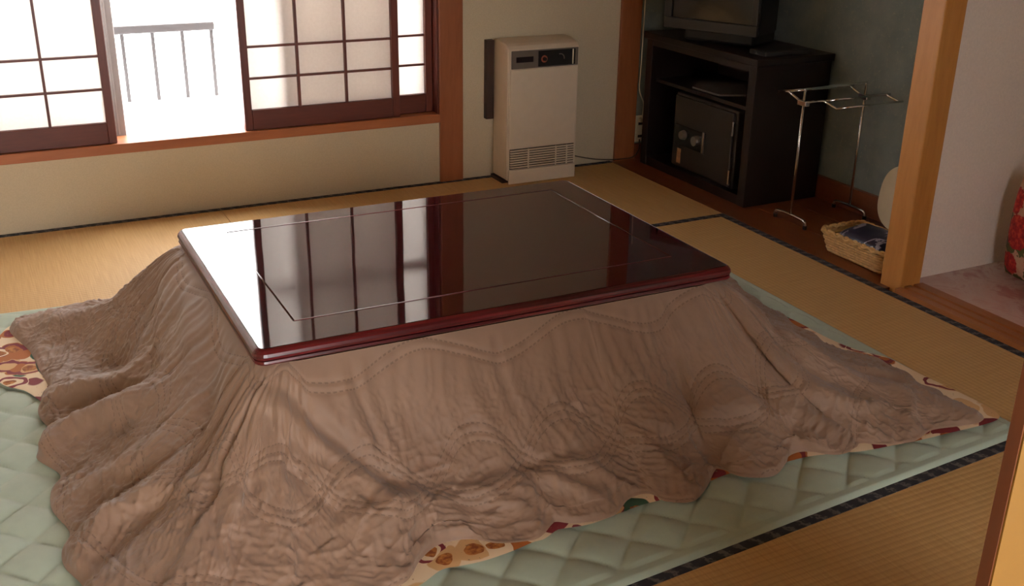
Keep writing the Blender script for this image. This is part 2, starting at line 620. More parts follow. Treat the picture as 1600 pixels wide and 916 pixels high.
# doorway wall and hall beyond it
bm = bmesh.new()
box(bm, 1.96, 3.72, YC - 0.09, YC - 0.01, -0.05, ZC)
box(bm, XL, 1.96, YC - 0.06, YC - 0.01, 1.82, ZC)
struct('wall_front', bm, 'plaster')
struct('wall_hall_right', B(2.9, 3.0, -1.95, YC - 0.09, -0.12, ZC), 'plaster_white')
bm = bmesh.new()
box(bm, XL - 0.1, 3.0, -2.0, -1.9, -0.12, 0.20)
box(bm, XL - 0.1, 3.0, -2.0, -1.9, 2.10, ZC)
box(bm, XL - 0.1, -0.7, -2.0, -1.9, 0.20, 2.10)
box(bm, 2.7, 3.0, -2.0, -1.9, 0.20, 2.10)
struct('wall_hall_back', bm, 'plaster_white')
win2 = bpy.data.objects.new('window_2', None)
COL.objects.link(win2)
win2['kind'] = 'structure'
bm = bmesh.new()
for x in (-0.70, 0.975, 2.65):
    box(bm, x, x + 0.05, -1.98, -1.93, 0.20, 2.10)
box(bm, -0.70, 2.7, -1.98, -1.93, 0.20, 0.25)
box(bm, -0.70, 2.7, -1.98, -1.93, 2.05, 2.10)
obj('window_frame', bm, 'alu', win2)
obj('pane', B(-0.65, 2.65, -1.958, -1.954, 0.25, 2.05), 'glass', win2)

# posts
struct('trim_2', B(1.754, 1.862, YW - 0.012, YW + 0.13, -0.05, ZC, bev=0.003), 'post')
struct('trim_3', B(2.640, 2.748, YW - 0.012, YW + 0.13, -0.05, ZC, bev=0.003), 'post')
struct('trim_4', B(2.645, 2.735, 2.366, 2.456, -0.05, ZC, bev=0.004), 'post_light')
struct('baseboard_alcove', B(XA - 0.022, XA, 2.46, YW - 0.002, -0.001, 0.092, bev=0.002), 'baseboard')
struct('baseboard_alcove_side', B(2.750, XA - 0.023, YW - 0.018, YW - 0.0005, -0.001, 0.072, bev=0.002), 'baseboard')

# window 1: wooden sill, jambs, head; aluminium sashes outside
win = bpy.data.objects.new('window_1', None)
COL.objects.link(win)
win['kind'] = 'structure'
obj('sill', B(WX0 - 0.03, 1.7535, YW - 0.014, YW + 0.115, 0.2645, WZ0, bev=0.002), 'sill', win)
obj('window_head', B(WX0 - 0.03, 1.7535, YW - 0.014, YW + 0.115, WZ1, WZ1 + 0.04), 'sill', win)
obj('jamb', B(WX1 - 0.006, 1.7535, YW - 0.004, YW + 0.115, WZ0, WZ1), 'shoji_wood_z', win)
obj('jamb', B(WX0 - 0.03, WX0, YW - 0.004, YW + 0.115, WZ0, WZ1), 'shoji_wood_z', win)
obj('outer_sill', B(WX0 - 0.03, 1.7535, YW + 0.116, YW + 0.23, 0.262, 0.286), 'alu', win)


def sash(x0, x1, y, midrail):
    bm = bmesh.new()
    w, d = 0.045, 0.026
    for x in (x0, x1 - w):
        box(bm, x, x + w, y, y + d, 0.287, WZ1 + 0.03, bev=0.003, seg=1)
        box(bm, x + 0.013, x + 0.020, y - 0.006, y, 0.30, WZ1, bev=0.001, seg=1)
    box(bm, x0 + w, x1 - w, y, y + d, 0.287, 0.335)
    box(bm, x0 + w, x1 - w, y, y + d, WZ1 - 0.02, WZ1 + 0.03)
    if midrail:
        box(bm, x0 + w, x1 - w, y, y + d, 1.145, 1.195)
    s = obj('window_sash', bm, 'alu', win)
    obj('pane', B(x0 + w - 0.004, x1 - w + 0.004, y + 0.011, y + 0.015, 0.33, WZ1 - 0.015), 'glass', s)


sash(-0.80, 0.500, YW + 0.150, False)
sash(0.948, 1.752, YW + 0.085, True)

# added white ledge outside, standing in for glare that fades the baluster feet
struct('balcony_deck', B(-3.5, 4.5, YW + 0.24, YW + 1.6, 0.10, 0.288, bev=0.02), 'ledge_white')


# ------------------------------------------------------------------ shoji screens
def shoji(x0, x1, y, label, n_cols=3, w=0.030):
    s = thing('shoji_screen', label, 'shoji screen', ((x0 + x1) / 2, y, WZ0), group='sliding paper screens in the window')
    z0, z1 = WZ0 + 0.0005, WZ1 - 0.003
    d = 0.028
    for (a, b) in ((x0, x0 + w), (x1 - w, x1)):
        obj('stile', B(a, b, y, y + d, z0, z1, bev=0.002, seg=1), 'shoji_wood_z', s)
    obj('bottom_rail', B(x0 + w, x1 - w, y + 0.001, y + d, z0, 0.381, bev=0.002, seg=1), 'shoji_wood', s)
    obj('top_rail', B(x0 + w, x1 - w, y + 0.001, y + d, z1 - 0.05, z1, bev=0.002, seg=1), 'shoji_wood', s)
    cw = (x1 - x0 - 2 * w) / n_cols
    for k in range(1, n_cols):
        xc = x0 + w + cw * k
        obj('lattice_bar', B(xc - 0.0048, xc + 0.0048, y + 0.005, y + 0.020, 0.3805, z1 - 0.0495), 'shoji_wood_z', s)
    for zc in (0.504, 0.626, 1.58, 1.70):
        obj('lattice_bar', B(x0 + w - 0.0005, x1 - w + 0.0005, y + 0.007, y + 0.0205, zc - 0.0042, zc + 0.0042), 'shoji_wood', s)
    obj('paper', B(x0 + w - 0.008, x1 - w + 0.008, y + 0.0208, y + 0.0214, 0.376, z1 - 0.045), 'shoji_paper', s)
    return s


shoji(-0.197, 0.447, YW + 0.004, 'paper shoji screen beside the aluminium sash, across the open gap from the post')
shoji(-0.790, -0.146, YW + 0.044, 'paper shoji screen at the far window end, half behind the neighbouring screen')
shoji(0.930, 1.580, YW + 0.004, 'front paper shoji screen between the open gap and the rear screen by the red-brown post')
shoji(1.100, 1.744, YW + 0.044, 'rear paper shoji screen against the red-brown post, mostly hidden behind the front one')

# ------------------------------------------------------------------ balcony railing
r = thing('balcony_railing', 'grey metal balcony railing standing outside the open window gap', 'railing', (0.7, 4.976, 0.288))
obj('top_rail', B(-0.70, 1.00, 4.955, 4.997, 0.584, 0.620, bev=0.006), 'rail_paint', r)
bal = None
for k in range(14):
    x = 0.986 - 0.1275 * k
    if bal is None:
        bal = obj('baluster', B(x - 0.0075, x + 0.0075, 4.969, 4.983, 0.280, 0.585), 'rail_paint', r)
    else:
        c = bal.copy()
        COL.objects.link(c)
        c.location.x = -0.1275 * k

# ------------------------------------------------------------------ green rug
def noise2(x, y, seed=0):
    rng = np.random.RandomState(seed)
    perm = rng.permutation(256)
    perm = np.concatenate([perm, perm, perm])
    ang = rng.rand(256) * 2 * np.pi
    gx, gy = np.cos(ang), np.sin(ang)
    xi, yi = np.floor(x).astype(int), np.floor(y).astype(int)
    xf, yf = x - xi, y - yi
    xi &= 255
    yi &= 255

    def g(ix, iy, dx, dy):
        h = perm[perm[ix & 255] + (iy & 255)]
        return gx[h] * dx + gy[h] * dy
    u = xf ** 3 * (xf * (xf * 6 - 15) + 10)
    w = yf ** 3 * (yf * (yf * 6 - 15) + 10)
    a = g(xi, yi, xf, yf) * (1 - u) + g(xi + 1, yi, xf - 1, yf) * u
    b = g(xi, yi + 1, xf, yf - 1) * (1 - u) + g(xi + 1, yi + 1, xf - 1, yf - 1) * u
    return (a * (1 - w) + b * w) * 1.5


def grid_faces(nu, nv, wrap=False):
    i = np.arange(nu if wrap else nu - 1)
    j = np.arange(nv - 1)
    I, J = np.meshgrid(i, j, indexing='ij')
    a = I * nv + J
    b = ((I + 1) % nu) * nv + J
    return np.stack([a, b, b + 1, a + 1], -1).reshape(-1, 4)


rug = thing('quilted_rug', 'pale sage green diamond-quilted rug spread under the brown quilt', 'rug', (1.0, 2.4, 0.0))
NU, NV = 420, 320
uu, vv = np.meshgrid(np.linspace(0, 1, NU), np.linspace(0, 1, NV), indexing='ij')
FL, FR_, BR, BL = np.array((-0.32, 1.340)), np.array((2.218, 1.520)), np.array((2.226, 3.17)), np.array((-0.32, 3.385))
pos = ((1 - uu) * (1 - vv))[..., None] * FL + (uu * (1 - vv))[..., None] * FR_ + (uu * vv)[..., None] * BR + ((1 - uu) * vv)[..., None] * BL
X, Y = pos[..., 0], pos[..., 1]
wob = 0.004 * noise2(X * 6, Y * 6, 3)
a = (X + Y - 3.063 + wob) / 0.148
b = (X - Y + 0.037 - wob) / 0.148
puff = (np.abs(np.sin(np.pi * a)) * np.abs(np.sin(np.pi * b))) ** 0.36
dist = np.minimum(np.minimum(uu, 1 - uu) * 2.54, np.minimum(vv, 1 - vv) * 1.75)
Z = 0.0080 + np.minimum(0.0125 * puff * (1 + 0.2 * noise2(X * 9, Y * 9, 5)), 0.0195)
bind = dist < 0.032
zb = 0.0125 + 0.0012 * np.sin(np.clip(dist / 0.032, 0, 1) * np.pi)
Z = np.where(bind, zb, Z)
Z = np.where(dist < 0.002, 0.001, Z)
np_obj('quilted_cloth', np.stack([X, Y, Z], -1).reshape(-1, 3), grid_faces(NU, NV), 'rug', rug)

# ------------------------------------------------------------------ kotatsu table
TX0, TX1, TY0, TY1, TZ = 0.420, 1.624, 1.973, 2.832, 0.385
kot = thing('low_table', 'glossy dark red-brown low heated table with moulded edge and inlaid lines', 'table', (1.022, 2.402, 0.0))


def rrect(x0, x1, y0, y1, r, n=5):
    out = []
    for cx, cy, a0 in ((x1 - r, y0 + r, -90), (x1 - r, y1 - r, 0), (x0 + r, y1 - r, 90), (x0 + r, y0 + r, 180)):
        for k in range(n + 1):
            a = math.radians(a0 + 90 * k / n)
            out.append((cx + r * math.cos(a), cy + r * math.sin(a)))
    return out


def ring_stack(levels, x0, x1, y0, y1, r, cap_bottom=True, cap_top=True):
    bm = bmesh.new()
    rings = []
    for ins, z in levels:
        rings.append([bm.verts.new((x, y, z)) for x, y in rrect(x0 + ins, x1 - ins, y0 + ins, y1 - ins, max(r - ins, 0.002))])
    n = len(rings[0])
    for a, b in zip(rings, rings[1:]):
        for k in range(n):
            bm.faces.new((a[k], a[(k + 1) % n], b[(k + 1) % n], b[k]))
    if cap_bottom:
        bm.faces.new(list(reversed(rings[0])))
    if cap_top:
        bm.faces.new(rings[-1])
    return bm


obj('table_top', ring_stack([(0.014, 0.372), (0.0125, 0.383), (0.0145, 0.385)], TX0, TX1, TY0, TY1, 0.026), 'lacquer', kot)
obj('moulded_edge', ring_stack([(0.012, 0.3505), (0.004, 0.3510), (0.0015, 0.3545), (0.003, 0.3590), (0.0085, 0.3600), (0.0085, 0.3620), (0.002, 0.3635), (0.0, 0.3690), (0.002, 0.3755), (0.007, 0.3815), (0.0125, 0.3845), (0.0135, 0.3830)], TX0, TX1, TY0, TY1, 0.026, cap_top=False), 'lacquer_edge', kot)
IX0, IX1, IY0, IY1 = 0.537, 1.516, 2.099, 2.742
for p0, p1 in (((IX0, IY0), (IX0, IY1)), ((IX1, IY0), (IX1, IY1)), ((IX0, IY0), (IX1, IY0)), ((IX0, IY1), (IX1, IY1))):
    bm = T([(p0[0], p0[1], TZ), (p1[0], p1[1], TZ)], 0.0024, 8)
    bmesh.ops.scale(bm, vec=(1, 1, 0.45), verts=bm.verts, space=Matrix.Translation((0, 0, -TZ)))
    obj('inlay_line', bm, 'lacquer' if p0[0] == p1[0] else 'lacquer_edge', kot, smooth=True)
bm = bmesh.new()
for (x0, x1, y0, y1) in ((0.47, 1.57, 2.02, 2.05), (0.47, 1.57, 2.755, 2.785), (0.47, 0.50, 2.05, 2.755), (1.54, 1.57, 2.05, 2.755)):
    box(bm, x0, x1, y0, y1, 0.285, 0.330)
obj('apron', bm, 'lacquer', kot)
for x in (0.47, 1.52):
    for y in (2.02, 2.735):
        obj('leg', B(x, x + 0.05, y, y + 0.05, 0.0235, 0.330, bev=0.003), 'lacquer', kot)

# ------------------------------------------------------------------ quilt
HEM = [(0.06, 3.285), (0.00, 3.255), (-0.022, 3.18), (0.005, 3.07), (0.022, 3.0), (0.036, 2.87), (0.048, 2.735), (0.018, 2.66), (0.016, 2.587), (0.041, 2.478),
       (0.006, 2.43), (-0.006, 2.385), (0.034, 2.292), (0.010, 2.23), (0.006, 2.150), (0.030, 2.050), (0.010, 1.99), (0.010, 1.930), (0.034, 1.850), (0.012, 1.79), (0.012, 1.70),
       (0.04, 1.63), (0.03, 1.57), (0.07, 1.535), (0.13, 1.525), (0.185, 1.55), (0.25, 1.525), (0.33, 1.53), (0.38, 1.565), (0.45, 1.555), (0.53, 1.585),
       (0.595, 1.603), (0.645, 1.655), (0.70, 1.686), (0.762, 1.676), (0.815, 1.634), (0.888, 1.619), (0.940, 1.650), (0.953, 1.653), (0.99, 1.630), (1.075, 1.624), (1.138, 1.662), (1.188, 1.662), (1.208, 1.621),
       (1.26, 1.597), (1.318, 1.627), (1.378, 1.676), (1.395, 1.678), (1.425, 1.629), (1.488, 1.604), (1.55, 1.635), (1.580, 1.656), (1.625, 1.656), (1.69, 1.613), (1.75, 1.618), (1.775, 1.629), (1.82, 1.601), (1.905, 1.584), (1.984, 1.602),
       (2.06, 1.588), (2.12, 1.58), (2.158, 1.60), (2.160, 1.66), (2.145, 1.70), (2.165, 1.75), (2.148, 1.80), (2.168, 1.86), (2.158, 1.92), (2.160, 1.976), (2.108, 2.02), (2.092, 2.10), (2.112, 2.18), (2.100, 2.25), (2.120, 2.32), (2.105, 2.38), (2.130, 2.46), (2.135, 2.55), (2.165, 2.63), (2.14, 2.72), (2.165, 2.82), (2.14, 2.92), (2.15, 3.03), (2.13, 3.10),
       (2.06, 3.13), (1.98, 3.10), (1.88, 3.125), (1.78, 3.10), (1.68, 3.13), (1.56, 3.11), (1.44, 3.15), (1.32, 3.13), (1.20, 3.18), (1.08, 3.16), (0.96, 3.21), (0.84, 3.19), (0.72, 3.24), (0.60, 3.225), (0.48, 3.265), (0.36, 3.25), (0.26, 3.285), (0.15, 3.30)]


def closed_spline(P, N):
    P = np.array(P)
    n = len(P)
    sub = 24
    out = []
    for i in range(n):
        p0, p1, p2, p3 = P[i - 1], P[i], P[(i + 1) % n], P[(i + 2) % n]
        u = (np.arange(sub) / sub)[:, None]
        out.append(0.5 * (2 * p1 + (p2 - p0) * u + (2 * p0 - 5 * p1 + 4 * p2 - p3) * u ** 2 + (3 * p1 - p0 - 3 * p2 + p3) * u ** 3))
    out = np.concatenate(out)
    seg = np.linalg.norm(np.roll(out, -1, 0) - out, axis=1)
    cum = np.concatenate([[0], np.cumsum(seg)])
    s = np.linspace(0, cum[-1], N, endpoint=False)
    ext = np.vstack([out, out[:1]])
    return np.stack([np.interp(s, cum, ext[:, k]) for k in (0, 1)], -1), s


def inner_point(O):
    x0, x1, y0, y1, r = 0.520, 1.524, 2.073, 2.732, 0.088
    c = np.stack([np.clip(O[:, 0], x0, x1), np.clip(O[:, 1], y0, y1)], -1)
    d = O - c
    return c + d / np.linalg.norm(d, axis=1)[:, None] * r


PROF_T = np.array([0, 0.05, 0.12, 0.20, 0.30, 0.42, 0.55, 0.68, 0.80, 0.90, 0.96, 1.0])
PROF_Z = np.array([0.345, 0.342, 0.322, 0.284, 0.228, 0.160, 0.102, 0.064, 0.046, 0.040, 0.036, 0.027])


def quilt_profile(t):
    f = np.linspace(0, 1, 401)
    z = np.interp(f, PROF_T, PROF_Z)
    k = np.hanning(41)
    zp = np.pad(z, 20, mode='reflect', reflect_type='odd')
    return np.interp(t, f, np.convolve(zp, k / k.sum(), 'valid'))


def quilt_base(NS, NT_):
    O, s = closed_spline(HEM, NS)
    I = inner_point(O)
    tt = np.linspace(0, 1, NT_)
    P = I[:, None, :] * (1 - tt)[None, :, None] + O[:, None, :] * tt[None, :, None]
    soft = 0.027 + 0.318 * (0.66 * (1 - tt) ** 2.0 + 0.34 * (1 - tt)) * np.clip((1 - tt) * 7, 0, 1) ** 0.35
    q = np.clip((O[:, 1] - 2.2) / 0.6, 0, 1) * np.clip((1.5 - O[:, 0]) / 0.6, 0, 1)
    q = (0.12 + 0.88 * q * q * (3 - 2 * q))[:, None]
    Z = soft[None, :] * (1 - q) + quilt_profile(tt)[None, :] * q
    return P, Z, s, tt, I, O


def seg_field(X, Y, poly):
    """distance to a polyline, signed side, and position along it 0..1"""
    best = np.full(X.shape, 1e9)
    side = np.zeros(X.shape)
    along = np.zeros(X.shape)
    L = [math.dist(a, b) for a, b in zip(poly, poly[1:])]
    tot = sum(L)
    acc = 0
    for (a, b), l in zip(zip(poly, poly[1:]), L):
        dx, dy = b[0] - a[0], b[1] - a[1]
        q = np.clip(((X - a[0]) * dx + (Y - a[1]) * dy) / (l * l), 0, 1)
        ex, ey = X - a[0] - q * dx, Y - a[1] - q * dy
        d = np.hypot(ex, ey)
        m = d < best
        best = np.where(m, d, best)
        side = np.where(m, np.sign(dx * ey - dy * ex), side)
        along = np.where(m, (acc + q * l) / tot, along)
        acc += l
    return best, side, along


# folds: polyline on the floor plan (metres), height, width on its left side, width on its right side
FOLDS = [
    ([(0.007, 2.38), (0.059, 2.432), (0.148, 2.412), (0.223, 2.346), (0.285, 2.28)], 0.044, 0.05, 0.034),
    ([(0.035, 2.646), (0.089, 2.623), (0.155, 2.59), (0.227, 2.531), (0.261, 2.476)], 0.038, 0.05, 0.032),
    ([(-0.001, 3.148), (0.076, 3.16), (0.16, 3.038), (0.23, 2.934)], 0.03, 0.04, 0.05),
    ([(0.17, 2.838), (0.208, 2.669), (0.248, 2.49)], -0.035, 0.05, 0.05),
    ([(0.029, 1.908), (0.077, 1.959), (0.113, 1.983), (0.16, 1.983), (0.214, 1.973), (0.27, 1.916)], 0.028, 0.05, 0.028),
    ([(0.06, 2.154), (0.114, 2.159), (0.189, 2.127), (0.253, 2.091)], 0.018, 0.04, 0.03),
    ([(0.46, 1.965), (0.511, 1.904), (0.581, 1.847), (0.654, 1.805), (0.673, 1.773)], -0.02, 0.016, 0.026),
    ([(0.441, 1.954), (0.494, 1.885), (0.549, 1.831), (0.612, 1.783)], 0.012, 0.018, 0.03),
    ([(0.439, 1.917), (0.482, 1.859), (0.572, 1.815)], -0.012, 0.012, 0.02),
    ([(0.422, 1.921), (0.443, 1.84), (0.482, 1.784), (0.508, 1.755), (0.506, 1.717)], -0.012, 0.012, 0.02),
    ([(0.388, 1.952), (0.365, 1.858), (0.359, 1.775), (0.353, 1.693)], -0.01, 0.014, 0.02),
    ([(0.572, 1.794), (0.586, 1.746)], -0.01, 0.012, 0.016),
    ([(0.506, 1.714), (0.594, 1.744), (0.673, 1.773), (0.727, 1.756), (0.754, 1.714)], 0.034, 0.026, 0.05),
    ([(0.661, 1.763), (0.609, 1.679), (0.554, 1.617)], 0.01, 0.013, 0.013),
    ([(0.713, 1.747), (0.665, 1.685), (0.605, 1.624)], 0.01, 0.013, 0.013),
    ([(0.598, 1.735), (0.54, 1.662), (0.498, 1.615)], 0.01, 0.014, 0.014),
    ([(0.799, 1.777), (0.905, 1.775), (1.056, 1.771), (1.166, 1.782)], -0.008, 0.016, 0.014),
    ([(0.795, 1.759), (0.891, 1.755), (1.047, 1.749), (1.185, 1.748)], 0.009, 0.016, 0.026),
    ([(0.736, 1.767), (0.795, 1.757), (0.854, 1.717), (0.909, 1.675)], 0.014, 0.016, 0.018),
    ([(0.836, 1.754), (0.92, 1.715), (0.974, 1.66)], 0.012, 0.014, 0.016),
    ([(0.943, 1.766), (1.023, 1.694), (1.075, 1.651)], 0.012, 0.014, 0.016),
    ([(1.019, 1.758), (1.122, 1.702), (1.185, 1.67)], 0.012, 0.014, 0.016),
    ([(1.228, 1.777), (1.321, 1.78), (1.417, 1.787), (1.522, 1.775), (1.642, 1.743), (1.704, 1.689), (1.742, 1.63)], 0.024, 0.05, 0.026),
    ([(1.414, 1.785), (1.438, 1.698), (1.464, 1.626)], 0.018, 0.024, 0.03),
    ([(1.364, 1.779), (1.383, 1.723), (1.397, 1.681)], -0.016, 0.018, 0.018),
    ([(1.185, 1.815), (1.232, 1.745), (1.264, 1.66), (1.277, 1.617)], 0.014, 0.018, 0.022),
    ([(1.617, 1.977), (1.639, 1.913), (1.66, 1.864), (1.709, 1.788), (1.781, 1.742)], 0.022, 0.026, 0.026),
    ([(2.111, 2.507), (1.71, 1.893), (1.764, 1.813), (1.851, 1.761)], -0.016, 0.022, 0.022),
    ([(1.617, 1.79), (1.704, 1.768), (1.798, 1.711), (1.899, 1.698), (1.932, 1.648)], 0.018, 0.02, 0.022),
    ([(1.558, 1.748), (1.638, 1.668), (1.679, 1.628)], 0.014, 0.02, 0.02),
    ([(1.987, 1.744), (1.96, 1.662), (1.908, 1.603)], 0.016, 0.02, 0.022),
    ([(1.916, 1.862), (2.055, 1.804), (2.045, 1.686)], 0.014, 0.02, 0.02),
    ([(0.35, 2.78), (0.312, 2.682), (0.285, 2.572), (0.266, 2.375)], -0.014, 0.02, 0.03),
    ([(0.413, 2.581), (0.366, 2.428), (0.344, 2.255)], 0.01, 0.02, 0.02),
    ([(0.397, 2.28), (0.347, 2.136), (0.302, 2.008), (0.278, 1.967)], -0.018, 0.03, 0.03),
    ([(0.273, 1.75), (0.283, 1.822), (0.297, 1.921)], -0.016, 0.02, 0.02),
]


def smooth(a, b, x):
    q = np.clip((x - a) / (b - a), 0, 1)
    return q * q * (3 - 2 * q)


quilt = thing('table_quilt', 'taupe brown scalloped quilt with wavy stitching draped over the low table', 'quilt', (1.05, 2.4, 0.0))
NS, NTT = 1700, 150
P, Z, s, tt, I, O = quilt_base(NS, NTT)
X, Y = P[..., 0].copy(), P[..., 1].copy()
TT = np.broadcast_to(tt[None, :], X.shape)
# arc coordinate along the drape: blends table edge and hem
segI = np.concatenate([[0], np.cumsum(np.linalg.norm(np.diff(I, axis=0), axis=1))])
mid = I * 0.5 + O * 0.5
S1 = np.concatenate([[0], np.cumsum(np.linalg.norm(np.diff(mid, axis=0), axis=1))])
k5 = np.ones(61) / 61
S1 = np.convolve(np.pad(S1, 30, mode='edge'), k5, 'valid')
S = np.broadcast_to(S1[:, None], X.shape)
LEN = np.linalg.norm(O - I, axis=1)[:, None] * 1.15
D = TT * LEN
H = np.zeros_like(X)
# gathers hanging from the table edge
wv = 0.35 * noise2(S * 5, D * 6, 11)
gath = noise2(S * 34 + wv * 3, D * 2.2 + 3, 12)
H += 0.0055 * gath * smooth(0.01, 0.10, TT) * (1 - 0.75 * smooth(0.30, 0.62, TT))
# broad soft unevenness
H += 0.011 * noise2(X * 5.5, Y * 5.5, 21) * smooth(0.1, 0.5, TT)
# folds lying along the floor
w1 = 0.10 * noise2(X * 4, Y * 4, 31)
rid = 1 - np.abs(noise2((D + w1) * 13, S * 4.2, 32)) * 2.0
H += 0.005 * np.clip(rid, 0, 1) ** 2 * smooth(0.45, 0.75, TT) * (1 - smooth(0.95, 1.0, TT))
rid2 = 1 - np.abs(noise2(X * 9 + 4 * w1, Y * 9 - 3 * w1, 33)) * 2.2
H += 0.003 * np.clip(rid2, 0, 1) ** 2 * smooth(0.3, 0.7, TT)
# crinkles: thin sharp ridges at several sizes
wx = 0.05 * noise2(X * 7, Y * 7, 51)
wy = 0.05 * noise2(X * 7 + 40, Y * 7, 52)
for k_, (ang, f_long, f_short, am) in enumerate(((15, 4, 30, 0.0040), (62, 4, 34, 0.0036), (112, 4, 30, 0.0040), (158, 4, 36, 0.0036), (40, 8, 66, 0.0021), (90, 8, 58, 0.0021), (135, 8, 66, 0.0021), (178, 8, 60, 0.0021))):
    ca, sa = math.cos(math.radians(ang)), math.sin(math.radians(ang))
    lx, ly = X * ca + Y * sa, -X * sa + Y * ca
    bend = 0.045 * noise2(lx * 6 + 9 * k_, ly * 4, 70 + k_)
    n_ = noise2(lx * f_long, (ly + bend) * f_short, 80 + k_)
    r_ = np.clip(1 - np.abs(n_) * 2.6, 0, 1) ** 2
    patch = smooth(0.02, 0.28, noise2(X * 4.5 + 13 * k_, Y * 4.5 - 7 * k_, 90 + k_))
    H += am * (r_ - 0.25) * patch * smooth(0.12, 0.5, TT)
for (fs, fd, am, sd_) in ((55, 30, 0.0022, 64), (90, 70, 0.0012, 65)):
    r_ = 1 - np.abs(noise2((S + wx) * fs, (D + wy) * fd, sd_)) * 2.4
    H += am * np.clip(r_, 0, 1) ** 2 * smooth(0.05, 0.3, TT)
# puckers along stitch rows
for (v0, amp, L_, ph, n) in ((0.225, 0.062, 0.46, 0.4, 3), (0.225, 0.062, 0.46, PI + 0.4, 3), (0.030, 0.022, 0.40, 0.6, 2), (0.455, 0.020, 0.30, 0.3, 2)):
    for k in range(n):
        d = D - (v0 + 0.016 * (k - (n - 1) / 2) + amp * np.sin(2 * PI * S / L_ + ph))
        H -= 0.0022 * np.exp(-(d / 0.0045) ** 2)
for (poly, hgt, wl, wr) in FOLDS:
    d, sd, al = seg_field(X, Y, poly)
    w = np.where(sd > 0, wl, wr)
    H += hgt * np.exp(-(d / w) ** 2) * (np.sin(np.clip(al, 0.0, 1) * PI * 0.84 + 0.25) ** 0.7) * (1 - smooth(0.96, 1.0, TT)) * smooth(0.0, 0.12, TT)
# displace along the base normal
dPs = np.stack([np.roll(X, -1, 0) - np.roll(X, 1, 0), np.roll(Y, -1, 0) - np.roll(Y, 1, 0), np.zeros_like(X)], -1)
dPt = np.stack([np.gradient(X, axis=1), np.gradient(Y, axis=1), np.where(TT > 0.9, -0.0006, np.gradient(Z, axis=1))], -1)
Nn = np.cross(dPt, dPs)
Nn /= np.linalg.norm(Nn, axis=-1)[..., None] + 1e-12
Nn *= np.sign(Nn[..., 2:3] + 1e-9)
fade = (1 - smooth(0.97, 1.0, TT))
Hh = H * fade
X = X + Nn[..., 0] * Hh
Y = Y + Nn[..., 1] * Hh
Z = np.maximum(Z + Nn[..., 2] * Hh, 0.0262)
Z = np.where(TT > 0.999, 0.0225, Z)
# keep the cloth under the table top
under = (X > TX0 - 0.002) & (X < TX1 + 0.002) & (Y > TY0 - 0.002) & (Y < TY1 + 0.002)
Z = np.where(under, np.minimum(Z, 0.3475), Z)
vs = np.stack([X, Y, Z], -1).reshape(-1, 3)
np_obj('quilt_cover', vs, grid_faces(NS, NTT, True), 'quilt', quilt, uv=np.stack([S, D], -1).reshape(-1, 2))
obj('quilt_middle', B(0.46, 1.58, 2.01, 2.79, 0.332, 0.3465, bev=0.005), 'quilt', quilt)

# printed lining showing beyond the scalloped hem
LIN = [(0.05, 3.26), (-0.01, 3.23), (-0.045, 3.17), (-0.075, 3.05), (-0.085, 2.93), (-0.055, 2.82), (-0.004, 2.755), (0.034, 2.640), (0.045, 2.50), (0.035, 2.30), (0.035, 2.10), (0.035, 1.9), (0.035, 1.72), (0.06, 1.57),
       (0.15, 1.545), (0.28, 1.54), (0.40, 1.56), (0.52, 1.568), (0.61, 1.582), (0.67, 1.609), (0.71, 1.604), (0.764, 1.600), (0.823, 1.604), (0.872, 1.613), (0.902, 1.614), (0.941, 1.630), (0.961, 1.627), (1.019, 1.619), (1.103, 1.628), (1.148, 1.633), (1.206, 1.632),
       (1.30, 1.640), (1.40, 1.655), (1.50, 1.640), (1.567, 1.640), (1.626, 1.636), (1.70, 1.618), (1.751, 1.602), (1.862, 1.588), (1.936, 1.580), (2.021, 1.576), (2.125, 1.570), (2.195, 1.582), (2.212, 1.64), (2.208, 1.74), (2.200, 1.82), (2.196, 1.90), (2.190, 1.97), (2.155, 2.03), (2.135, 2.10), (2.128, 2.18), (2.128, 2.26),
       (2.12, 2.4), (2.13, 2.6), (2.14, 2.8), (2.13, 3.05), (2.0, 3.09), (1.7, 3.10), (1.3, 3.13), (0.9, 3.18), (0.5, 3.24), (0.2, 3.275)]
LO, _ = closed_spline(LIN, 900)
LI = inner_point(LO)
rows = np.array([0.78, 0.86, 0.93, 0.97, 1.0])
zr = np.array([0.0235, 0.0235, 0.0240, 0.0242, 0.0225])
PP = LI[:, None] * (1 - rows)[None, :, None] + LO[:, None] * rows[None, :, None]
ZZ = np.broadcast_to(zr[None], PP.shape[:2]) + 0.0004 * noise2(PP[..., 0] * 14, PP[..., 1] * 14, 8)
np_obj('lining', np.concatenate([PP, ZZ[..., None]], -1).reshape(-1, 3), grid_faces(900, 5, True), 'lining', quilt)

# ------------------------------------------------------------------ heater
HX0, HX1, HY0 = 2.003, 2.343, 4.020
h = thing('space_heater', 'cream upright space heater with dark control panel standing against the wall', 'heater', (2.17, 4.09, 0.0))
bm = bmesh.new()
prof = [(HY0, 0.015), (HY0, 0.560), (HY0 + 0.004, 0.578), (HY0 + 0.014, 0.590), (HY0 + 0.035, 0.598), (HY0 + 0.08, 0.604), (4.158, 0.606), (4.160, 0.600), (4.160, 0.015)]
ra = [bm.verts.new((HX0, y, z)) for y, z in prof]
rb = [bm.verts.new((HX1, y, z)) for y, z in prof]
for k in range(len(prof)):
    k2 = (k + 1) % len(prof)
    bm.faces.new((ra[k], ra[k2], rb[k2], rb[k]))
bm.faces.new(list(reversed(ra)))
bm.faces.new(rb)
bmesh.ops.bevel(bm, geom=[e for e in bm.edges if abs(e.verts[0].co.x - e.verts[1].co.x) < 1e-6], offset=0.004, segments=2, affect='EDGES')
obj('body', bm, 'heater', h)
obj('foot', B(HX0 - 0.012, HX0 + 0.05, HY0 + 0.02, 4.155, 0.0005, 0.016), 'bracket', h)
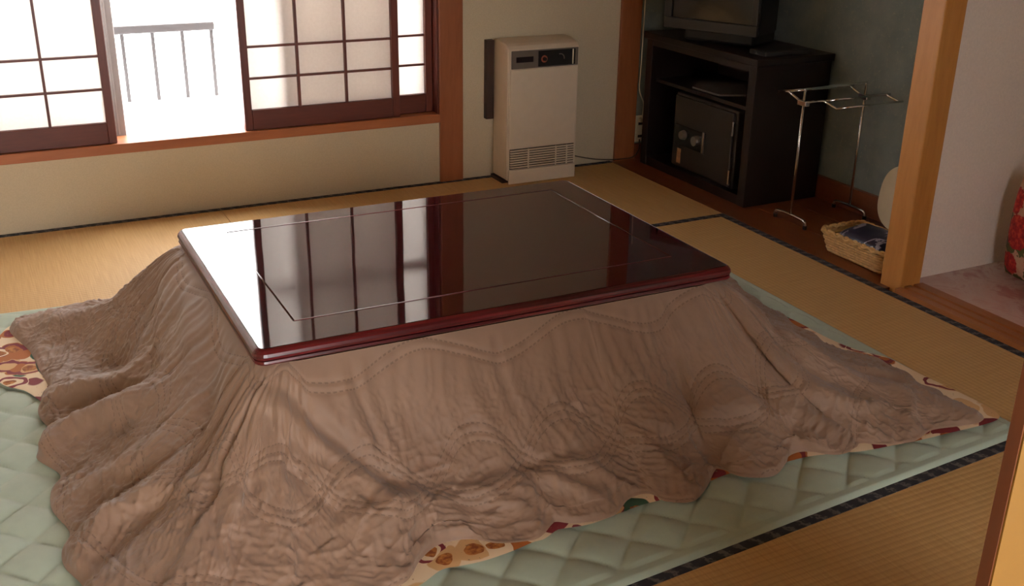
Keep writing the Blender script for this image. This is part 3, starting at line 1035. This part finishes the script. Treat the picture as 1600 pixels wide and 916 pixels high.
obj('foot', B(HX1 - 0.05, HX1 + 0.012, HY0 + 0.02, 4.155, 0.0005, 0.016), 'bracket', h)
obj('front_panel', B(HX0 + 0.010, HX1 - 0.008, HY0 - 0.006, HY0, 0.156, 0.494, bev=0.002), 'heater', h)
obj('base_panel', B(HX0 + 0.006, HX1 - 0.006, HY0 - 0.010, HY0, 0.0005, 0.062, bev=0.002), 'heater', h)
cp = obj('control_panel', B(HX0 + 0.014, HX1 - 0.006, HY0 - 0.004, HY0, 0.497, 0.572, bev=0.0015, seg=1), 'heater_dark', h)
obj('display_window', B(HX0 + 0.036, HX0 + 0.116, HY0 - 0.0052, HY0 - 0.004, 0.523, 0.546), 'display', cp)
obj('dial_plate', B(HX0 + 0.140, HX1 - 0.022, HY0 - 0.0055, HY0 - 0.004, 0.502, 0.567), 'heater_black', cp)


def ring_xz(cx, y, cz, r0, r1, a0, a1, n=24, th=0.0015):
    bm = bmesh.new()
    pr = None
    for k in range(n + 1):
        a = math.radians(a0 + (a1 - a0) * k / n)
        q = [bm.verts.new((cx + r_ * math.cos(a), yy, cz + r_ * math.sin(a))) for r_, yy in ((r0, y), (r1, y), (r1, y - th), (r0, y - th))]
        if pr:
            for j in range(4):
                bm.faces.new((pr[j], pr[(j + 1) % 4], q[(j + 1) % 4], q[j]))
        pr = q
    return bm


obj('dial_ring', ring_xz(HX0 + 0.168, HY0 - 0.0055, 0.532, 0.009, 0.015, 0, 360), 'dial_red', cp)
bm = bmesh.new()
bmesh.ops.create_cone(bm, cap_ends=True, segments=20, radius1=0.0085, radius2=0.0075, depth=0.010, matrix=Matrix.Translation((HX0 + 0.168, HY0 - 0.0105, 0.532)) @ Matrix.Rotation(PI / 2, 4, 'X'))
obj('dial', bm, 'heater_black', cp)
obj('scale_arc', ring_xz(HX0 + 0.245, HY0 - 0.0055, 0.530, 0.017, 0.021, -10, 110), 'heater_dark', cp)
obj('indicator_strip', B(HX1 - 0.036, HX1 - 0.030, HY0 - 0.0065, HY0 - 0.0055, 0.503, 0.566), 'white_plastic', cp)
gr = obj('grille_recess', B(HX0 + 0.012, HX1 - 0.012, HY0 - 0.0015, HY0, 0.064, 0.153), 'heater_gap', h)
for k in range(8):
    z = 0.0700 + 0.0105 * k
    obj('slat', B(HX0 + 0.014, HX1 - 0.014, HY0 - 0.0075, HY0 - 0.0012, z, z + 0.0052), 'heater', gr)
for x in (HX0 + 0.10, HX0 + 0.235, HX0 + 0.29):
    obj('slat_tie', B(x, x + 0.004, HY0 - 0.0085, HY0 - 0.0012, 0.066, 0.150), 'heater', gr)
tag(obj('wall_bracket', B(1.964, 2.000, YW - 0.030, YW - 0.0005, 0.263, 0.602, bev=0.003), 'bracket'), 'narrow dark brown upright bracket on the wall beside the cream heater', 'bracket')
tag(obj('power_cord', T(smooth_path([(2.344, 4.12, 0.085), (2.40, 4.13, 0.060), (2.51, 4.14, 0.030), (2.60, 4.145, 0.016), (2.66, 4.140, 0.014), (2.72, 4.13, 0.020), (2.758, 4.14, 0.05), (2.768, 4.155, 0.095)]), 0.0028, 6), 'cord_dark', smooth=True), 'thin dark power cord running from the heater round the corner post', 'cord')

# outlet and white cord
ou = thing('wall_outlet', 'cream double wall outlet on the blue-grey wall beside the cabinet', 'outlet', (2.772, YW, 0.14))
op = obj('plate', B(2.752, 2.812, YW - 0.008, YW - 0.0003, 0.080, 0.205, bev=0.002), 'white_plastic', ou)
for z in (0.100, 0.160):
    obj('socket', B(2.766, 2.802, YW - 0.0095, YW - 0.008, z, z + 0.012), 'rubber', op)
obj('plug', B(2.762, 2.785, YW - 0.030, YW - 0.0095, 0.176, 0.196, bev=0.003), 'white_plastic', ou)
tag(obj('aerial_cord', T(smooth_path([(2.760, YW - 0.018, 1.2), (2.758, YW - 0.016, 0.733), (2.757, YW - 0.016, 0.563), (2.756, YW - 0.016, 0.418), (2.754, YW - 0.018, 0.33), (2.775, YW - 0.026, 0.268), (2.773, YW - 0.030, 0.225), (2.773, YW - 0.026, 0.194)]), 0.0028, 6), 'white_plastic', smooth=True), 'thin white cord hanging down beside the corner post to the outlet', 'cord')

# ------------------------------------------------------------------ cabinet, safe, papers, tv
CX0, CX1, CY0, CY1 = 2.742, 3.124, 3.325, 4.100
cab = thing('tv_cabinet', 'dark brown open-fronted wooden cabinet in the alcove holding a safe', 'cabinet', (2.93, 3.71, 0.0))
obj('top', B(CX0 - 0.012, CX1 + 0.002, CY0 - 0.012, CY1 + 0.012, 0.576, 0.605, bev=0.003), 'cabinet', cab)
obj('side_panel', B(CX0, CX1, CY0, CY0 + 0.045, 0.0, 0.576, bev=0.002), 'cabinet', cab)
obj('side_panel', B(CX0, CX1, CY1 - 0.045, CY1, 0.0, 0.576, bev=0.002), 'cabinet', cab)
obj('back_panel', B(CX1 - 0.012, CX1, CY0 + 0.045, CY1 - 0.045, 0.0, 0.576), 'cabinet', cab)
obj('plinth', B(CX0 + 0.004, CX1 - 0.012, CY0 + 0.045, CY1 - 0.045, 0.0, 0.040), 'cabinet', cab)
obj('shelf', B(CX0 + 0.03, CX1 - 0.012, CY0 + 0.045, CY1 - 0.045, 0.385, 0.400), 'cabinet', cab)
obj('front_rail', B(CX0 + 0.002, CX0 + 0.02, CY0 + 0.045, CY1 - 0.045, 0.548, 0.576), 'cabinet', cab)
sf = thing('safe', 'dark grey steel safe with dials inside the dark cabinet', 'safe', (2.92, 3.66, 0.040))
SX = 2.772
obj('body', B(SX, 3.08, 3.445, 3.885, 0.0405, 0.372, bev=0.006), 'safe', sf)
dr = obj('door', B(SX - 0.014, SX, 3.462, 3.872, 0.052, 0.362, bev=0.004), 'safe', sf)
pl = obj('dial_plate', B(SX - 0.018, SX - 0.014, 3.632, 3.852, 0.150, 0.238, bev=0.001, seg=1), 'heater_black', dr)
for (y, z, rr) in ((3.785, 0.200, 0.022), (3.690, 0.195, 0.026)):
    bm = bmesh.new()
    bmesh.ops.create_cone(bm, cap_ends=True, segments=24, radius1=rr, radius2=rr * 0.8, depth=0.018, matrix=Matrix.Translation((SX - 0.027, y, z)) @ Matrix.Rotation(-PI / 2, 4, 'Y'))
    obj('dial', bm, 'heater_dark' if rr < 0.025 else 'steel', pl)
obj('handle_strip', B(SX - 0.028, SX - 0.018, 3.632, 3.644, 0.152, 0.246, bev=0.002), 'steel', pl)
obj('sticker', B(SX - 0.0155, SX - 0.014, 3.805, 3.832, 0.066, 0.132), 'sticker', dr)
for z in (0.095, 0.300):
    obj('hinge', T([(SX - 0.016, 3.452, z - 0.03), (SX - 0.016, 3.452, z + 0.03)], 0.006, 10), 'steel', sf)
# papers on the shelf
bm = bmesh.new()
q = [(2.790, 3.800), (2.905, 3.900), (3.040, 3.760), (2.900, 3.570), (2.795, 3.620)]
lo = [bm.verts.new((x, y, 0.4003)) for x, y in q]
hi = [bm.verts.new((x, y, 0.4075)) for x, y in q]
bm.faces.new(hi)
bm.faces.new(list(reversed(lo)))
for k in range(5):
    bm.faces.new((lo[k], lo[(k + 1) % 5], hi[(k + 1) % 5], hi[k]))
tag(obj('paper_folder', bm, 'paper_sheet'), 'grey paper folder lying on the cabinet shelf above the safe', 'folder')

TVR = 0.443
tv = thing('television', 'boxy black tube television on the dark cabinet', 'television', (2.914, 3.742, 0.606), TVR)


def LB(*a, **k):
    return B(*a, **k)


# local frame: screen faces -X, width along Y
bm = bmesh.new()
lv = [(-0.165, 0.215, 0.056, 0.456), (0.0, 0.215, 0.056, 0.456), (0.06, 0.185, 0.062, 0.43), (0.15, 0.12, 0.072, 0.35), (0.175, 0.10, 0.082, 0.31)]
rs = [[bm.verts.new((x, sy * hw, z)) for sy, z in ((-1, z0), (1, z0), (1, z1), (-1, z1))] for x, hw, z0, z1 in lv]
for a_, b_ in zip(rs, rs[1:]):
    for k in range(4):
        bm.faces.new((a_[k], a_[(k + 1) % 4], b_[(k + 1) % 4], b_[k]))
bm.faces.new(rs[0])
bm.faces.new(rs[-1])
bmesh.ops.bevel(bm, geom=list(bm.edges), offset=0.008, segments=2, affect='EDGES')
obj('case', bm, 'tv', tv, local=True)
bm = bmesh.new()
for (y0, y1, z0, z1) in ((-0.215, 0.215, 0.056, 0.100), (-0.215, 0.215, 0.428, 0.456), (-0.215, -0.190, 0.100, 0.428), (0.180, 0.215, 0.100, 0.428)):
    box(bm, -0.185, -0.164, y0, y1, z0, z1, bev=0.004)
obj('bezel', bm, 'tv', tv, local=True)
bm = bmesh.new()
n_ = 12
gv = [[bm.verts.new((-0.172 - 0.010 * (1 - (2 * i / n_ - 1) ** 2) * (1 - (2 * j / n_ - 1) ** 2), -0.192 + 0.374 * i / n_, 0.098 + 0.332 * j / n_)) for j in range(n_ + 1)] for i in range(n_ + 1)]
for i in range(n_):
    for j in range(n_):
        bm.faces.new((gv[i][j], gv[i + 1][j], gv[i + 1][j + 1], gv[i][j + 1]))
obj('screen', bm, 'tv_screen', tv, local=True, smooth=True)
obj('swivel_base', B(-0.10, 0.12, -0.16, 0.16, 0.0, 0.057, bev=0.012), 'rubber', tv, local=True)
st = thing('set_top_box', 'small flat black receiver box on the cabinet beside the television', 'receiver', (2.93, 3.40, 0.6055))
obj('case', B(2.800, 3.020, 3.352, 3.452, 0.6058, 0.625, bev=0.003), 'tv', st)
obj('lamp', B(2.797, 2.800, 3.40, 3.408, 0.612, 0.618), 'steel', st)

# ------------------------------------------------------------------ chrome rack
rk = thing('towel_rack', 'slim chrome towel rack with U-shaped feet standing in the alcove', 'rack', (2.955, 3.10, 0.0))
XN, XF = 2.790, 3.095
ym = 3.092
for X_ in (XN, XF):
    obj('post', T([(X_, ym, 0.030), (X_, ym, 0.520)], 0.0055, 10), 'chrome', rk, smooth=True)
    ft = obj('foot', T(smooth_path([(X_, ym - 0.088, 0.006), (X_, ym - 0.086, 0.020), (X_, ym - 0.074, 0.031), (X_, ym, 0.034), (X_, ym + 0.074, 0.031), (X_, ym + 0.086, 0.020), (X_, ym + 0.088, 0.006)], 5), 0.006, 10), 'chrome', rk, smooth=True)
    for s_ in (-1, 1):
        obj('rubber_tip', T([(X_, ym + s_ * 0.088, 0.0), (X_, ym + s_ * 0.088, 0.014)], 0.0085, 10), 'rubber', ft)
    obj('hub', B(X_ - 0.011, X_ + 0.011, ym - 0.022, ym + 0.026, 0.466, 0.486, bev=0.003), 'chrome', rk)
    obj('arm', T([(X_, ym + 0.016, 0.478), (X_, ym + 0.088, 0.503), (X_, ym + 0.145, 0.492)], 0.005, 8), 'chrome', rk, smooth=True)
    obj('arm', T([(X_, ym - 0.016, 0.482), (X_, ym - 0.108, 0.505), (X_, ym - 0.175, 0.490)], 0.005, 8), 'chrome', rk, smooth=True)
for (y, z) in ((ym + 0.145, 0.492), (ym - 0.108, 0.505), (ym - 0.175, 0.490), (ym + 0.088, 0.503)):
    obj('rail', T([(XN - 0.004, y, z), (XF + 0.02, y, z)], 0.0042, 8), 'chrome', rk, smooth=True)
obj('rail', T(smooth_path([(XN, ym, 0.505), (XN + 0.004, ym, 0.522), (XN + 0.02, ym, 0.528), (XF - 0.02, ym, 0.532), (XF - 0.004, ym, 0.526), (XF, ym, 0.505)], 5), 0.0042, 8), 'chrome', rk, smooth=True)

# ------------------------------------------------------------------ basket
bk = thing('wicker_basket', 'shallow woven tan wicker basket on the alcove floor by the light post', 'basket', (2.775, 2.66, 0.0))


def basket_ring(z, ins, n=28, wave=0.0, ph=0.0):
    x0, x1, y0, y1 = 2.672 + ins, 2.872 - ins * 0.6, 2.478 + ins, 2.800 - ins * 0.6
    base = rrect(x0, x1, y0, y1, 0.03, 4)
    Pq = np.array(base + base[:1])
    seg = np.linalg.norm(np.diff(Pq, axis=0), axis=1)
    cum = np.concatenate([[0], np.cumsum(seg)])
    ss = np.linspace(0, cum[-1], n, endpoint=False)
    xx = np.interp(ss, cum, Pq[:, 0])
    yy = np.interp(ss, cum, Pq[:, 1])
    cx, cy = (x0 + x1) / 2, (y0 + y1) / 2
    k = 1 + wave * np.cos(np.pi * np.arange(n) + ph)
    return [(cx + (a_ - cx) * kk, cy + (b_ - cy) * kk, z) for a_, b_, kk in zip(xx, yy, k)]


NB = 88
for k in range(7):
    z = 0.010 + 0.0105 * k
    obj('weaver', T(basket_ring(z, 0.026 * (1 - z / 0.085), NB, 0.016, PI * (k % 2)), 0.0056, 6, True), 'wicker', bk, smooth=True)
a_, b_ = basket_ring(0.003, 0.025, NB // 2), basket_ring(0.080, 0.002, NB // 2)
stk = None
for p_, q_ in zip(a_, b_):
    obj('stake', T([p_, q_], 0.0032, 5), 'wicker', bk)
for ph in (0, PI):
    pts_ = [(x, y, z + 0.0045 * math.cos(i * 0.9 + ph)) for i, (x, y, z) in enumerate(basket_ring(0.084, -0.002 if ph else 0.004, 160))]
    obj('rim', T(pts_, 0.0062, 7, True), 'wicker', bk, smooth=True)
bm = bmesh.new()
b2 = basket_ring(0.002, 0.028, 40)
lo = [bm.verts.new((x, y, 0.0005)) for x, y, z in b2]
hi = [bm.verts.new((x, y, 0.006)) for x, y, z in b2]
bm.faces.new(list(reversed(lo)))
bm.faces.new(hi)
for k in range(40):
    bm.faces.new((lo[k], lo[(k + 1) % 40], hi[(k + 1) % 40], hi[k]))
obj('bottom', bm, 'wicker', bk)


def pillow(x0, x1, y0, y1, z0, z1, n=22, seed=1, tilt=0.0):
    u_, v_ = np.meshgrid(np.linspace(-1, 1, n), np.linspace(-1, 1, n), indexing='ij')
    f = ((1 - u_ ** 4) * (1 - v_ ** 4)) ** 0.5
    X_ = (x0 + x1) / 2 + u_ * (x1 - x0) / 2 * (1 - 0.04 * v_ ** 2)
    Y_ = (y0 + y1) / 2 + v_ * (y1 - y0) / 2 * (1 - 0.04 * u_ ** 2)
    zm = (z0 + z1) / 2
    top = zm + f * (z1 - z0) / 2 + 0.003 * noise2(X_ * 18, Y_ * 18, seed) * f + tilt * u_
    bot = zm - f * (z1 - z0) / 2 + tilt * u_
    V_ = np.concatenate([np.stack([X_, Y_, top], -1).reshape(-1, 3), np.stack([X_, Y_, bot], -1).reshape(-1, 3)])
    F_ = grid_faces(n, n)
    return V_, np.concatenate([F_, F_[:, ::-1] + n * n])


V_, F_ = pillow(2.702, 2.850, 2.512, 2.765, 0.020, 0.106, seed=4, tilt=0.012)
pk = np_obj('packet', V_, F_, 'packet')
tag(pk, 'navy blue printed soft packet lying in the wicker basket', 'packet')

# pale oval board leaning behind the post
bm = bmesh.new()
ny, nz_ = 0.115, 0.130
lo, hi = [], []
for k in range(48):
    a_ = 2 * PI * k / 48
    ca, sa = math.cos(a_), math.sin(a_)
    y = 2.79 + 0.150 * math.copysign(abs(ca) ** 0.75, ca)
    z = 0.132 + 0.130 * math.copysign(abs(sa) ** 0.75, sa)
    lean = 0.035 * z / 0.26
    lo.append(bm.verts.new((3.073 + lean, y, z)))
    hi.append(bm.verts.new((3.089 + lean, y, z)))
bm.faces.new(lo)
bm.faces.new(list(reversed(hi)))
for k in range(48):
    bm.faces.new((lo[k], hi[k], hi[(k + 1) % 48], lo[(k + 1) % 48]))
bmesh.ops.bevel(bm, geom=[e for e in bm.edges if len(e.link_faces) == 2 and any(len(f.verts) > 4 for f in e.link_faces)], offset=0.004, segments=2, affect='EDGES')
tag(obj('oval_tray', bm, 'cream_disc'), 'cream oval tray leaning on the alcove wall behind the light wooden post', 'tray')

# floral cushion standing in the closet
n_ = 26
u_, v_ = np.meshgrid(np.linspace(-1, 1, n_), np.linspace(-1, 1, n_), indexing='ij')
f_ = ((1 - u_ ** 4) * (1 - v_ ** 4)) ** 0.5
Yc = 2.085 + u_ * 0.240 * (1 - 0.02 * v_ ** 2)
Zc = 0.192 + v_ * 0.180 * (1 - 0.02 * u_ ** 2)
Xc = 3.085 + 0.0 * v_
Vc = np.concatenate([np.stack([Xc - 0.075 * f_, Yc, Zc], -1).reshape(-1, 3), np.stack([Xc + 0.075 * f_, Yc, Zc], -1).reshape(-1, 3)])
Fc = grid_faces(n_, n_)
cu = np_obj('floral_cushion', Vc, np.concatenate([Fc, Fc[:, ::-1] + n_ * n_]), 'floral')
tag(cu, 'cushion with red flower print standing on the pink closet floor', 'cushion')

# ------------------------------------------------------------------ sliding door edge beside the camera
dz = bpy.data.objects.new('door_1', None)
COL.objects.link(dz)
dz['kind'] = 'structure'
obj('door_leaf', B(0.766, 1.69, 0.5275, 0.5405, 0.003, 1.818), 'door_edge', dz)
obj('door_face', B(0.7675, 1.69, 0.5255, 0.5275, 0.003, 1.818), 'door_face', dz)
bm = B(XL, 1.96, YC - 0.06, YC - 0.003, -0.05, 0.002)
struct('trim_5', bm, 'threshold')
